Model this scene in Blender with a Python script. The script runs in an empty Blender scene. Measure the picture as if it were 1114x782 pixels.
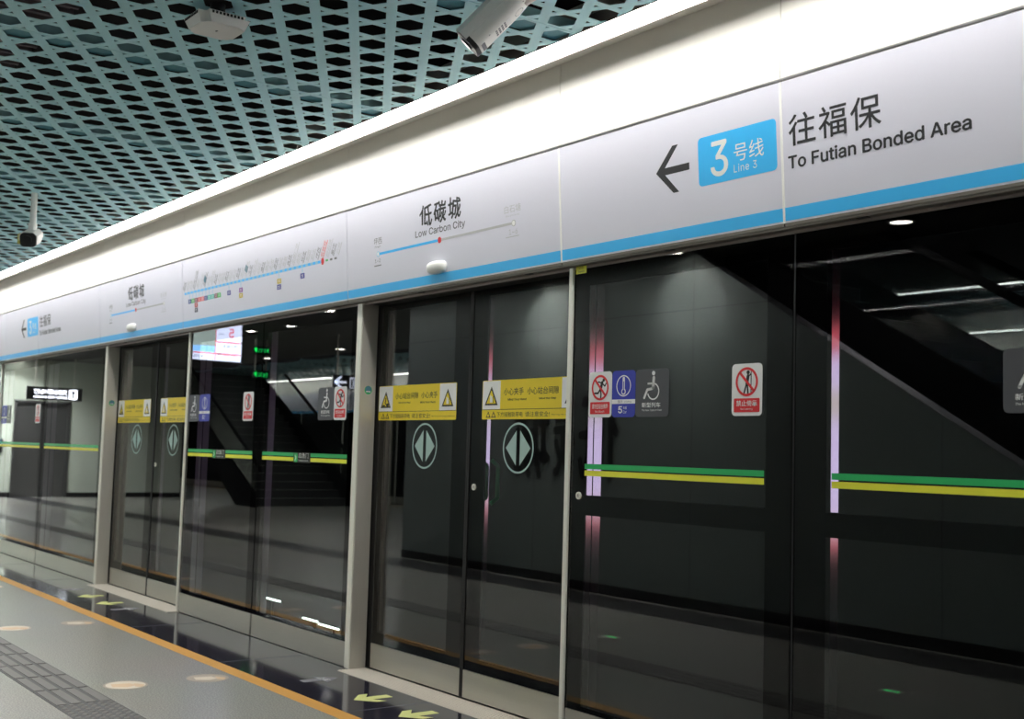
import bpy, bmesh, math, random
from mathutils import Vector, Matrix
random.seed(7)
C = bpy.context.scene.collection
PI = math.pi

# ------------------------------------------------------------------ materials
def lin(c):
    return tuple(((v/255)/12.92 if v/255 <= .04045 else ((v/255+.055)/1.055)**2.4) for v in c)

def mat(name, rgb, rough=.5, metal=0.0, noise=0.0, nscale=40.0, emit=0.0, coat=0.0, bump=0.0, spec=.5, stretch=None):
    m = bpy.data.materials.new(name); m.use_nodes = True
    nt = m.node_tree; b = nt.nodes['Principled BSDF']
    col = (*lin(rgb), 1)
    b.inputs['Base Color'].default_value = col
    b.inputs['Roughness'].default_value = rough
    b.inputs['Metallic'].default_value = metal
    b.inputs['Coat Weight'].default_value = coat
    b.inputs['Coat Roughness'].default_value = .04
    b.inputs['Specular IOR Level'].default_value = spec
    if emit:
        b.inputs['Emission Color'].default_value = col
        b.inputs['Emission Strength'].default_value = emit
    if noise or bump:
        tc = nt.nodes.new('ShaderNodeTexCoord'); nz = nt.nodes.new('ShaderNodeTexNoise')
        nz.inputs['Scale'].default_value = nscale; nz.inputs['Detail'].default_value = 4
        src = tc.outputs['Object']
        if stretch:
            mp = nt.nodes.new('ShaderNodeMapping'); mp.inputs['Scale'].default_value = stretch
            nt.links.new(src, mp.inputs['Vector']); src = mp.outputs['Vector']
        nt.links.new(src, nz.inputs['Vector'])
        if noise:
            mx = nt.nodes.new('ShaderNodeMix'); mx.data_type = 'RGBA'
            mx.inputs['A'].default_value = tuple(max(0, v*(1-noise)) for v in col[:3]) + (1,)
            mx.inputs['B'].default_value = tuple(min(1, v*(1+noise)) for v in col[:3]) + (1,)
            nt.links.new(nz.outputs['Fac'], mx.inputs['Factor'])
            nt.links.new(mx.outputs['Result'], b.inputs['Base Color'])
        if bump:
            bp = nt.nodes.new('ShaderNodeBump'); bp.inputs['Strength'].default_value = bump
            bp.inputs['Distance'].default_value = .002
            nt.links.new(nz.outputs['Fac'], bp.inputs['Height'])
            nt.links.new(bp.outputs['Normal'], b.inputs['Normal'])
    return m

def glass_mat(name, tint=(.86, .9, .89)):
    m = bpy.data.materials.new(name); m.use_nodes = True
    b = m.node_tree.nodes['Principled BSDF']
    b.inputs['Base Color'].default_value = (*tint, 1)
    b.inputs['Transmission Weight'].default_value = 1
    b.inputs['Roughness'].default_value = 0.0
    b.inputs['IOR'].default_value = 1.52
    return m

def terrazzo_mat():
    m = bpy.data.materials.new('grey_terrazzo'); m.use_nodes = True
    nt = m.node_tree; b = nt.nodes['Principled BSDF']
    tc = nt.nodes.new('ShaderNodeTexCoord')
    n1 = nt.nodes.new('ShaderNodeTexNoise'); n1.inputs['Scale'].default_value = 125; n1.inputs['Detail'].default_value = 3
    n2 = nt.nodes.new('ShaderNodeTexNoise'); n2.inputs['Scale'].default_value = 1.3; n2.inputs['Detail'].default_value = 2
    for n in (n1, n2): nt.links.new(tc.outputs['Object'], n.inputs['Vector'])
    r = nt.nodes.new('ShaderNodeValToRGB')
    r.color_ramp.elements[0].position = .40; r.color_ramp.elements[0].color = (*lin((132, 132, 128)), 1)
    r.color_ramp.elements[1].position = .60; r.color_ramp.elements[1].color = (*lin((184, 182, 175)), 1)
    nt.links.new(n1.outputs['Fac'], r.inputs['Fac'])
    mx = nt.nodes.new('ShaderNodeMix'); mx.data_type = 'RGBA'; mx.blend_type = 'MULTIPLY'; mx.inputs['Factor'].default_value = .16
    nt.links.new(r.outputs['Color'], mx.inputs['A']); nt.links.new(n2.outputs['Color'], mx.inputs['B'])
    nt.links.new(mx.outputs['Result'], b.inputs['Base Color'])
    b.inputs['Roughness'].default_value = .3
    b.inputs['Specular IOR Level'].default_value = .6
    b.inputs['Coat Weight'].default_value = .55
    b.inputs['Coat Roughness'].default_value = .18
    return m

M = {}
M['upper']   = mat('warm_white_cladding', (236, 234, 227), .38, noise=.012, nscale=3)
M['sign']    = mat('lavender_white_sign', (221, 220, 233), .34, noise=.01, nscale=3)
M['blue']    = mat('sky_blue_film', (60, 190, 255), .34)
M['ink']     = mat('charcoal_ink', (38, 38, 42), .5)
M['inkgrey'] = mat('pale_grey_ink', (192, 192, 196), .5)
M['inkmid']  = mat('mid_grey_ink', (120, 120, 126), .5)
M['linegrey']= mat('line_grey_ink', (186, 186, 188), .5)
M['white']   = mat('white_film', (240, 240, 240), .4)
M['red']     = mat('red_film', (225, 44, 52), .4)
M['redink']  = mat('red_ink', (228, 70, 70), .5)
M['yellow']  = mat('yellow_film', (240, 214, 44), .4)
M['black']   = mat('black_film', (22, 22, 20), .45)
M['green']   = mat('green_tape', (46, 186, 104), .4)
M['lime']    = mat('yellow_green_tape', (240, 240, 70), .4)
M['navy']    = mat('royal_blue_film', (48, 58, 178), .4)
M['slate']   = mat('slate_grey_film', (74, 75, 80), .4)
M['frost']   = mat('frosted_pale_green', (172, 200, 194), .6)
M['steel']   = mat('brushed_stainless', (212, 208, 198), .36, .42, noise=.06, nscale=18, stretch=(14, 14, .5))
M['kick']    = mat('brushed_kick_steel', (206, 204, 194), .36, .8, noise=.06, nscale=16, stretch=(.5, 10, 16))
M['edge']    = mat('bright_steel_edge', (242, 241, 230), .42, .1)
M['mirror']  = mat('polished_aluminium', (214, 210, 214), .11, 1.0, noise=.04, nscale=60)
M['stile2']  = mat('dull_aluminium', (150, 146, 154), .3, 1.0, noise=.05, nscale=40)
M['lift']    = mat('lift_door_steel', (128, 128, 128), .32, .85, noise=.05, nscale=6)
M['litw2']   = mat('lit_white_pictogram', (215, 222, 240), .5, emit=1.8)
M['frit']    = mat('black_ceramic_border', (9, 9, 11), .8, spec=.05)
M['rubber']  = mat('black_rubber', (12, 12, 13), .6)
M['soffit']  = mat('taupe_metal_soffit', (118, 112, 104), .45, .5, noise=.05, nscale=6)
M['sill']    = mat('ribbed_aluminium_sill', (218, 211, 200), .5, .2, noise=.1, nscale=90, stretch=(3, .2, 1))
M['glass']   = glass_mat('clear_glass')
M['dglass']  = glass_mat('smoked_glass', (.78, .80, .80))
M['teal']    = mat('teal_perforated_metal', (182, 234, 243), .42, noise=.02, nscale=4)
M['tealdim'] = mat('teal_flange_metal', (84, 150, 164), .55)
M['void']    = mat('dark_plenum', (26, 24, 28), .9)
M['duct']    = mat('galvanised_duct', (128, 120, 126), .5, .5)
M['lipm']    = mat('aluminium_lip', (150, 138, 134), .45, .4)
M['diff']    = mat('lit_diffuser', (255, 252, 246), .5, emit=10.0)
M['diffh']   = mat('fill_light_diffuser_hall', (255, 252, 246), .5, emit=4.5)
M['diff2']   = mat('lit_diffuser_far', (250, 255, 248), .5, emit=9.0)
M['floor']   = terrazzo_mat()
M['granite'] = mat('navy_polished_granite', (44, 42, 56), .1, noise=.45, nscale=110, coat=.3)
M['joint']   = mat('pale_grout', (120, 122, 130), .7)
M['orange']  = mat('ochre_inlay_strip', (214, 158, 72), .4, noise=.05, nscale=30)
M['tact']    = mat('grey_tactile_stone', (84, 84, 86), .6, noise=.12, nscale=50)
M['tact2']   = mat('grey_tactile_bars', (114, 113, 111), .55, noise=.1, nscale=40)
M['dark']    = mat('dark_floor_band', (52, 52, 54), .35, noise=.15, nscale=60)
M['lumy']    = mat('pale_lime_film', (226, 230, 150), .5, noise=.05, nscale=80)
M['arrowg']  = mat('worn_grey_film', (128, 128, 134), .5, noise=.12, nscale=60)
M['discw']   = mat('worn_cream_film', (216, 204, 188), .45, noise=.1, nscale=14)
M['disco']   = mat('worn_ochre_film', (176, 164, 150), .5, noise=.12, nscale=12)
M['ochre2']  = mat('faded_orange_film', (214, 186, 152), .5, noise=.1, nscale=14)
M['wall']    = mat('grey_wall_panel', (126, 136, 134), .5, noise=.04, nscale=2)
M['wallpale']= mat('pale_green_grey_wall', (196, 205, 192), .5, noise=.03, nscale=1.5)
M['ceil']    = mat('dark_grey_ceiling', (86, 86, 84), .6, noise=.05, nscale=2)
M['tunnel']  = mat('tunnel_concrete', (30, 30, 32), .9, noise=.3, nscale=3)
M['plast']   = mat('white_plastic', (248, 247, 245), .4)
M['plast2']  = mat('light_grey_plastic', (247, 246, 243), .42)
M['blackp']  = mat('black_plastic', (22, 22, 26), .5)
M['lens']    = mat('dark_lens', (8, 8, 12), .3)
M['brass']   = mat('yellowish_shield', (190, 186, 70), .45)
M['deep']    = mat('near_black_paint', (14, 15, 16), .5)
M['lamp']    = mat('lit_downlight', (255, 250, 238), .5, emit=26)
M['exitg']   = mat('lit_green_sign', (20, 200, 90), .5, emit=1.8)
M['litw']    = mat('lit_white_letters', (235, 240, 250), .5, emit=4.5)
M['scrw']    = mat('screen_white', (205, 215, 245), .4, emit=3.2)
M['scrg']    = mat('screen_grey', (150, 165, 160), .4, emit=2.2)
M['scrb']    = mat('screen_blue', (130, 185, 240), .4, emit=3.0)
M['scrr']    = mat('screen_red', (225, 60, 80), .4, emit=2.4)
M['scrk']    = mat('screen_dark', (50, 60, 80), .4, emit=.6)
M['adred']   = mat('ad_red', (236, 96, 104), .4, emit=.42)
M['adlil']   = mat('ad_lilac', (214, 196, 236), .4, emit=.66)
M['adpink']  = mat('ad_pink', (238, 204, 214), .4, emit=.62)
M['adkha']   = mat('ad_khaki', (216, 202, 190), .4, emit=.5)
M['led']     = mat('lit_led_bar', (240, 255, 245), .5, emit=2.5)
M['ledg']    = mat('lit_green_led', (20, 230, 110), .5, emit=2.0)
for k_, c_ in dict(m1=(70, 90, 160), m2=(90, 190, 110), m3=(225, 90, 90), m4=(235, 130, 140), m5=(80, 80, 160), m6=(110, 205, 195),
                   m7=(150, 80, 100), m8=(80, 195, 100), m9=(150, 90, 170), m10=(205, 180, 60), m11=(190, 60, 60), m12=(70, 70, 90),
                   mdot=(150, 205, 235), mteal=(80, 130, 150)).items():
    M[k_] = mat('map_' + {'m1':'blue','m2':'green','m3':'red','m4':'pink','m5':'indigo','m6':'aqua','m7':'maroon','m8':'leaf','m9':'purple',
                          'm10':'gold','m11':'brick','m12':'slate','mdot':'pale_blue','mteal':'teal'}[k_], c_, .5)

# ------------------------------------------------------------------ mesh builder
class MB:
    def __init__(s): s.v = []; s.f = []; s.mi = []; s.mats = []; s.cur = 0; s.smooth = set()
    def use(s, m):
        m = M[m] if isinstance(m, str) else m
        if m not in s.mats: s.mats.append(m)
        s.cur = s.mats.index(m); return s
    def add(s, vs, fs, smooth=False):
        n = len(s.v); s.v += [tuple(v) for v in vs]
        for f in fs:
            if smooth: s.smooth.add(len(s.f))
            s.f.append([i+n for i in f]); s.mi.append(s.cur)
        return s
    def box(s, x0, x1, y0, y1, z0, z1, bev=0):
        x0, x1 = min(x0, x1), max(x0, x1); y0, y1 = min(y0, y1), max(y0, y1); z0, z1 = min(z0, z1), max(z0, z1)
        if not bev:
            vs = [(x, y, z) for z in (z0, z1) for y in (y0, y1) for x in (x0, x1)]
            return s.add(vs, [(0, 2, 3, 1), (4, 5, 7, 6), (0, 1, 5, 4), (2, 6, 7, 3), (0, 4, 6, 2), (1, 3, 7, 5)])
        bm = bmesh.new(); bmesh.ops.create_cube(bm, size=1)
        for v in bm.verts:
            v.co = Vector(((x0+x1)/2+v.co.x*(x1-x0), (y0+y1)/2+v.co.y*(y1-y0), (z0+z1)/2+v.co.z*(z1-z0)))
        bmesh.ops.bevel(bm, geom=bm.edges[:], offset=bev, segments=2, profile=.5, affect='EDGES')
        return s.bm(bm)
    def bm(s, bm, smooth=False, mx=None):
        bm.verts.ensure_lookup_table()
        if mx is not None: bm.transform(mx)
        s.add([v.co[:] for v in bm.verts], [[v.index for v in f.verts] for f in bm.faces], smooth)
        bm.free(); return s
    def prism(s, pts, ax, d):                     # polygon pts (3-D, planar) swept by vector d
        n = len(pts); d = Vector(d)
        vs = [Vector(p) for p in pts] + [Vector(p)+d for p in pts]
        fs = [list(range(n))[::-1], list(range(n, 2*n))] + [[i, (i+1) % n, (i+1) % n+n, i+n] for i in range(n)]
        return s.add(vs, fs)
    def tube(s, p0, p1, r, n=16, r2=None):
        p0, p1 = Vector(p0), Vector(p1); d = (p1-p0); q = d.to_track_quat('Z', 'Y').to_matrix(); r2 = r if r2 is None else r2
        a = [p0+q@Vector((r*math.cos(2*PI*i/n), r*math.sin(2*PI*i/n), 0)) for i in range(n)]
        b = [p1+q@Vector((r2*math.cos(2*PI*i/n), r2*math.sin(2*PI*i/n), 0)) for i in range(n)]
        s.add(a+b, [[i, (i+1) % n, (i+1) % n+n, i+n] for i in range(n)], True)
        return s.add(a+b, [list(range(n))[::-1], list(range(n, 2*n))])
    def path(s, pts, r, n=12):
        for a, b in zip(pts, pts[1:]): s.tube(a, b, r, n)
        return s
    def build(s, name, parent=None, loc=None):
        me = bpy.data.meshes.new(name); me.from_pydata(s.v, [], s.f)
        for m in s.mats: me.materials.append(m)
        me.polygons.foreach_set('material_index', s.mi)
        me.polygons.foreach_set('use_smooth', [i in s.smooth for i in range(len(s.f))])
        me.update()
        o = bpy.data.objects.new(name, me); C.objects.link(o)
        if parent is not None: o.parent = parent
        if loc: o.location = loc
        return o

def tag(o, label=None, cat=None, group=None, kind=None):
    if label: o['label'] = label
    if cat: o['category'] = cat
    if group: o['group'] = group
    if kind: o['kind'] = kind
    return o
def thing(name, label, cat, loc=(0, 0, 0), group=None, rotz=0):
    o = bpy.data.objects.new(name, None); C.objects.link(o); o.location = loc; o.rotation_euler = (0, 0, rotz)
    o.empty_display_size = .1
    return tag(o, label, cat, group)
def struct(name, mb, loc=None, label=None):
    o = mb.build(name, None, loc); o['kind'] = 'structure'
    if label: o['label'] = label
    return o

# ------------------------------------------------------------------ lettering and flat graphics on a plane
_tc = {}
def sans():
    try:
        import os
        p = os.path.join(bpy.utils.system_resource('DATAFILES', path='fonts'), 'Inter.woff2')     # the sans face that ships inside Blender
        return bpy.data.fonts.load(p, check_existing=True)
    except Exception:
        return None
SANS = sans()
def glyphs(s, off=0.0, sp=1.0):
    k = (s, off, sp)
    if k not in _tc:
        c = bpy.data.curves.new('lettering', 'FONT'); c.body = s; c.offset = off; c.space_character = sp; c.resolution_u = 3
        if SANS and s.isascii(): c.font = SANS
        o = bpy.data.objects.new('lettering', c); C.objects.link(o); bpy.context.view_layer.update()
        e = o.evaluated_get(bpy.context.evaluated_depsgraph_get()); m = e.to_mesh()
        vs = [(v.co.x, v.co.y) for v in m.vertices]; fs = [list(p.vertices) for p in m.polygons]
        e.to_mesh_clear(); bpy.data.objects.remove(o); bpy.data.curves.remove(c)
        xs = [v[0] for v in vs]; ys = [v[1] for v in vs]
        _tc[k] = (vs, fs, min(xs), max(xs), min(ys), max(ys))
    return _tc[k]

class Flat:
    """shapes laid on a plane: origin o, axes a and b; t = film thickness, each layer a little prouder"""
    def __init__(s, mb, o, a=(1, 0, 0), b=(0, 0, 1), eps=.0006):
        s.mb, s.o, s.a, s.b = mb, Vector(o), Vector(a).normalized(), Vector(b).normalized()
        s.n = s.a.cross(s.b); s.eps = eps
    def P(s, x, y, l): return s.o+s.a*x+s.b*y+s.n*(s.eps*l)
    def poly(s, pts, m, l=1, base=0):
        s.mb.use(m); n = len(pts)
        ar = sum(pts[i][0]*pts[(i+1) % n][1]-pts[(i+1) % n][0]*pts[i][1] for i in range(n))
        if ar < 0: pts = pts[::-1]
        top = [s.P(x, y, l) for x, y in pts]; bot = [s.P(x, y, base) for x, y in pts]
        s.mb.add(top+bot, [list(range(n))]+[[i, i+n, (i+1) % n+n, (i+1) % n] for i in range(n)])
    def rect(s, x0, x1, y0, y1, m, l=1): s.poly([(x0, y0), (x1, y0), (x1, y1), (x0, y1)], m, l)
    def rrect(s, x0, x1, y0, y1, r, m, l=1):
        pts = []
        for cx, cy, a0 in ((x1-r, y1-r, 0), (x0+r, y1-r, 90), (x0+r, y0+r, 180), (x1-r, y0+r, 270)):
            pts += [(cx+r*math.cos(math.radians(a0+k*22.5)), cy+r*math.sin(math.radians(a0+k*22.5))) for k in range(5)]
        s.poly(pts, m, l)
    def disc(s, x, y, r, m, l=1, n=28, ry=None):
        ry = ry or r; s.poly([(x+r*math.cos(2*PI*i/n), y+ry*math.sin(2*PI*i/n)) for i in range(n)], m, l)
    def ring(s, x, y, r, w, m, l=1, n=40, a0=0, a1=360, ry=None):
        s.mb.use(m); k = (ry or r)/r; pts = []
        full = a1-a0 >= 360
        for i in range(n+1):
            t = math.radians(a0+(a1-a0)*i/n)
            pts.append((s.P(x+r*math.cos(t), y+k*r*math.sin(t), l), s.P(x+(r-w)*math.cos(t), y+k*(r-w)*math.sin(t), l)))
        vs = [p for q in pts for p in q]
        s.mb.add(vs, [[2*i, 2*i+2, 2*i+3, 2*i+1] for i in range(n)])
    def stroke(s, pts, w, m, l=1, cap=True):
        for (x0, y0), (x1, y1) in zip(pts, pts[1:]):
            d = math.hypot(x1-x0, y1-y0) or 1e-6; nx, ny = -(y1-y0)/d*w/2, (x1-x0)/d*w/2
            s.poly([(x0+nx, y0+ny), (x0-nx, y0-ny), (x1-nx, y1-ny), (x1+nx, y1+ny)], m, l)
        if cap:
            for x, y in pts: s.disc(x, y, w/2, m, l, 12)
    def text(s, t, x0, x1, y0, y1, m, l=1, off=0.0, shear=0.0, sp=1.0, brush=0.0):
        vs, fs, a0, a1, b0, b1 = glyphs(t, off, sp); s.mb.use(m)
        out = []
        for x, y in vs:
            u, v = (x-a0)/(a1-a0), (y-b0)/(b1-b0)
            if brush: u += brush*.012*math.sin(9*v+17*u)+shear*(v-.5)*.1; v += brush*.05*math.sin(21*u+3*v)+brush*.05*math.sin(6.283*u*3)
            else: u += shear*(v-.5)
            out.append(s.P(x0+u*(x1-x0), y0+v*(y1-y0), l))
        s.mb.add(out, fs)

def bold(f, t, x0, x1, y0, y1, m, l=1, w=.0016, **k):
    for i, (dx, dy) in enumerate(((0, 0), (-w, 0), (w, 0), (0, w*.8), (0, -w*.8))): f.text(t, x0+dx, x1+dx, y0+dy, y1+dy, m, l+.12*i, **k)

# ------------------------------------------------------------------ camera
F = 1285.0
yaw, pit, rol = 0.929702881, 0.0786022149, -0.0286007377
CY, CZ = -3.41306, 1.262
R = Matrix.Rotation(yaw, 3, 'Z') @ Matrix.Rotation(pit, 3, 'X') @ Matrix.Rotation(rol, 3, 'Y')
Rb = R @ Matrix(((1, 0, 0), (0, 0, -1), (0, 1, 0)))
cam = bpy.data.cameras.new('camera'); cam.sensor_width = 36; cam.sensor_fit = 'HORIZONTAL'; cam.lens = F*36/1114
cam.clip_start = .02; cam.clip_end = 200
cam.dof.use_dof = True; cam.dof.focus_distance = 5.0; cam.dof.aperture_fstop = 4.0
co = bpy.data.objects.new('camera', cam); C.objects.link(co)
co.matrix_world = Matrix.Translation((0, CY, CZ)) @ Rb.to_4x4()
bpy.context.scene.camera = co

XL, XR = -40.0, 4.0          # extent of the platform along the track
HB = -11.0                   # opposite screen-door line

# ------------------------------------------------------------------ floor
b = MB().use('floor'); b.box(XL, XR, HB+.65, -.65, -.12, 0); struct('floor', b)
b = MB().use('granite'); b.box(XL, XR, -.56, -.012, -.12, 0)
b.use('joint')
for k in range(-17, 4):
    x = -5.075+1.506*k
    if XL < x < XR: b.box(x-.0025, x+.0025, -.56, -.014, -.01, .0006)
struct('floor', b, label='polished navy granite border along the screen doors')
b = MB().use('orange'); b.box(XL, XR, -.65, -.56, -.12, .0008); struct('trim_1', b, label='ochre line inlaid in the platform floor')
b = MB().use('dark'); b.box(XL, XR, -3.72, -3.2, -.01, .0008); struct('trim_2', b)
b = MB().use('granite'); b.box(XL, XR, HB+.03, HB+.56, -.12, 0); b.use('orange'); b.box(XL, XR, HB+.56, HB+.65, -.12, .0008); struct('trim_3', b)

# tactile guide path
def tactile(mb, x0, x1, y0, y1, dots):
    mb.use('tact').box(x0+.0008, x1-.0008, y0, y1, -.004, .002)
    if dots:
        nx, ny = 7, 6
        for i in range(nx):
            for j in range(ny):
                cx = x0+(i+.5)*(x1-x0)/nx; cy = y0+(j+.5)*(y1-y0)/ny
                n = 10; r, r2 = .017, .011
                a = [(cx+r*math.cos(2*PI*k/n), cy+r*math.sin(2*PI*k/n), .002) for k in range(n)]
                c = [(cx+r2*math.cos(2*PI*k/n), cy+r2*math.sin(2*PI*k/n), .0075) for k in range(n)]
                mb.use('tact2').add(a+c, [[k, (k+1) % n, (k+1) % n+n, k+n] for k in range(n)]+[list(range(n, 2*n))])
    else:
        w = (y1-y0)/4
        for j in range(4):
            mb.use('tact2').box(x0+.012, x1-.012, y0+w*(j+.16), y0+w*(j+.84), .002, .0055)
TP = .374; TX = -5.845
ordn = ['first', 'second', 'third', 'fourth', 'fifth', 'sixth', 'seventh', 'eighth']
b = MB(); tactile(b, TX, TX+TP, -1.695, -1.415, True)
tag(b.build('tactile_tile'), 'grey tactile tile covered in raised studs on the platform floor', 'tile', 'tactile guide path tiles')
for k in range(7):
    b = MB(); x1 = TX-k*TP; tactile(b, x1-TP, x1, -1.695, -1.415, False)
    tag(b.build('tactile_tile'), f'{ordn[k]} grey ribbed tactile tile counted leftward from the studded tile', 'tile', 'tactile guide path tiles')
b = MB()
x = TX-7*TP
while x > XL+.5: tactile(b, x-TP, x, -1.695, -1.415, False); x -= TP
tactile(b, TX+TP, TX+2*TP, -1.695, -1.415, True)
x = TX+2*TP
while x < XR-.5: tactile(b, x, x+TP, -1.695, -1.415, False); x += TP
tag(b.build('tactile_path'), 'rest of the grey tactile path seen mirrored in the door glass', 'tiles', kind='stuff')

# floor discs
DC = [-5.04, -9.60]
def disc(x, y, m, label):
    mb = MB(); f = Flat(mb, (x, y, 0), (1, 0, 0), (0, 1, 0), .0008)
    f.disc(0, 0, .112, m, 1); f.ring(0, 0, .112, .012, 'disco', 1.5)
    f.poly([(-.05, -.06), (.02, -.075), (.06, -.01), (.03, .05), (-.03, .03)], 'discw' if m == 'disco' else 'ochre2', 1.5)
    f.poly([(-.02, .05), (.06, .03), (.085, .06), (.03, .09)], 'ochre2', 1.5)
    tag(mb.build('floor_sticker'), label, 'floor sticker', 'round floor stickers')
disc(-6.19, -1.24, 'discw', 'round cream sticker on grey floor beside the tactile path, nearest one')
disc(-6.17, -.80, 'disco', 'faint round ochre sticker close to the ochre line, in front of near pillar')
disc(-8.37, -1.25, 'discw', 'round cream sticker on grey floor cut by the frame at far left')
disc(-8.43, -.81, 'disco', 'faint round ochre sticker beside the ochre line, far from camera')
disc(-10.76, -.85, 'discw', 'small far cream sticker at left edge beside the ochre line')

def farrow(x, y, flip, m, label, txt=None, kind='alighting arrows'):
    mb = MB(); f = Flat(mb, (x, y, 0), (1, 0, 0), (0, 1, 0), .0008); s = -1 if flip else 1
    if not txt:
        f.poly([(0, s*.11), (.095, s*.03), (.095, -s*.025), (.032, s*.02), (.032, -s*.10), (-.032, -s*.10), (-.032, s*.02), (-.095, -s*.025), (-.095, s*.03)], m, 1)
    else:
        f.poly([(0, s*.11), (.085, s*.0), (.035, s*.0), (.03, -s*.11), (-.03, -s*.11), (-.035, s*.0), (-.085, s*.0)], m, 1)
        f.text(txt, -.045, .045, .0, .05, 'white', 1.6)
    tag(mb.build('floor_arrow'), label, 'floor arrow', kind)
farrow(-5.30, -.28, True, 'lumy', 'pale lime arrow on dark floor nearer the pillar at the near doorway')
farrow(-4.87, -.28, True, 'lumy', 'pale lime arrow cut by the bottom frame edge at the near doorway')
farrow(-9.83, -.285, True, 'lumy', 'pale lime arrow at the far doorway, farther of the two')
farrow(-9.35, -.29, True, 'lumy', 'pale lime arrow at the far doorway, nearer of the two')
farrow(-5.85, -.29, False, 'arrowg', 'worn grey arrow with white characters in front of near pillar', '上车', 'boarding arrows')
farrow(-8.98, -.29, False, 'arrowg', 'worn grey arrow at the far doorway in front of thin post', '上车', 'boarding arrows')
farrow(-10.33, -.29, False, 'arrowg', 'worn grey arrow beside the far pillar, hardly visible', '上车', 'boarding arrows')

# green floor indicator lamps (seen mirrored)
for gx, gy, lb in ((-6.255, -2.18, 'tiny green floor lamp mirrored under the near door glass'), (-4.066, -2.31, 'tiny green floor lamp mirrored low in the right glass pane')):
    t = thing('floor_lamp_indicator', lb, 'floor lamp', (gx, gy, 0), 'green floor indicator lamps')
    mb = MB(); f = Flat(mb, (0, 0, 0), (1, 0, 0), (0, 1, 0), .001); f.disc(0, 0, .07, 'steel', 1.5); mb.build('bezel', t)
    mb = MB(); f = Flat(mb, (0, 0, .0015), (1, 0, 0), (0, 1, 0), .001); f.rect(-.05, .05, -.008, .008, 'ledg', 1.5); mb.build('lens', t)

# ------------------------------------------------------------------ fascia above the doors
YB, ZB, YT, ZT = -.04, 2.135, -.075, 2.66
FL = math.hypot(YT-YB, ZT-ZB); FB = Vector((0, (YT-YB)/FL, (ZT-ZB)/FL))
SE = [-2.860, -4.160, -6.160, -8.755, -10.735, -12.722]
edges = [XR, 1.1, ] + SE + [-14.03, -16.0, -18.6, -20.6, -23.2, -25.2, -27.2, -29.2, -31.2, -33.2, -35.2, -37.6, XL]
edges = sorted(edges, reverse=True)
# upper cladding
for i, (a, c) in enumerate(zip(edges, edges[1:])):
    mb = MB().use('upper'); mb.box(c+.002, a-.002, -.075, -.045, 2.674, 3.3)
    struct('wall_fascia', mb)
mb = MB().use('deep'); mb.box(XL, XR, -.03, .02, 2.14, 3.3); struct('wall_fascia_backing', mb)

def fascia_panel(x1, x0, label, draw=None):
    """sign panel between x0 < x1, leaning out at its top"""
    t = thing('sign_panel', label, 'sign panel', ((x0+x1)/2, YB, ZB), 'sign panels over the doors')
    cx = (x0+x1)/2; w = (x1-x0)/2-.003
    n = Vector((1, 0, 0)).cross(FB)
    mb = MB().use('sign')
    p = [Vector((-w, 0, 0)), Vector((w, 0, 0)), Vector((w, 0, 0))+FB*FL, Vector((-w, 0, 0))+FB*FL]
    mb.prism([q-n*.02 for q in p], None, n*.02)
    mb.build('face', t)
    mb = MB(); f = Flat(mb, (0, 0, 0), (1, 0, 0), FB); f.rect(-w, w, .007, .056, 'blue', 1); mb.build('blue_band', t)
    mb = MB().use('soffit'); mb.box(-w, w, 0.0, .012, -.012, -.0005); mb.build('bottom_rail', t)
    if draw: draw(t, -cx)
    return t

def d_destination(dx):
    def draw(t, ox):
        o = (ox+dx, 0, 0)
        mb = MB(); f = Flat(mb, o, (1, 0, 0), FB)
        bold(f, '往福保', -2.826, -2.427, .278, .392, 'ink', 1, .0012, sp=1.12)
        mb.build('chinese_lettering', t)
        mb = MB(); f = Flat(mb, o, (1, 0, 0), FB)
        bold(f, 'To Futian Bonded Area', -2.832, -2.093, .196, .243, 'ink', 1, .002)
        mb.build('english_lettering', t)
    return draw
def d_line_badge(dx):
    def draw(t, ox):
        o = (ox+dx, 0, 0)
        mb = MB(); f = Flat(mb, o, (1, 0, 0), FB)
        f.rrect(-3.286, -2.885, .204, .398, .018, 'blue', 1); bd = mb.build('line_badge', t)
        mb = MB(); f = Flat(mb, o, (1, 0, 0), FB)
        bold(f, '3', -3.218, -3.130, .231, .368, 'white', 2, .0026)
        f.text('号线', -3.097, -2.947, .270, .340, 'white', 2)
        f.text('Line 3', -3.099, -2.983, .229, .260, 'white', 2, sp=1.1)
        mb.build('lettering', bd)
        mb = MB(); f = Flat(mb, o, (1, 0, 0), FB)
        f.poly([(-3.337, .284), (-3.337, .313), (-3.490, .313), (-3.490, .284)], 'ink', 1)
        f.poly([(-3.528, .2985), (-3.430, .398), (-3.398, .398), (-3.490, .2985), (-3.398, .204), (-3.430, .204)], 'ink', 1)
        mb.build('arrow', t)
    return draw
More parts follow.
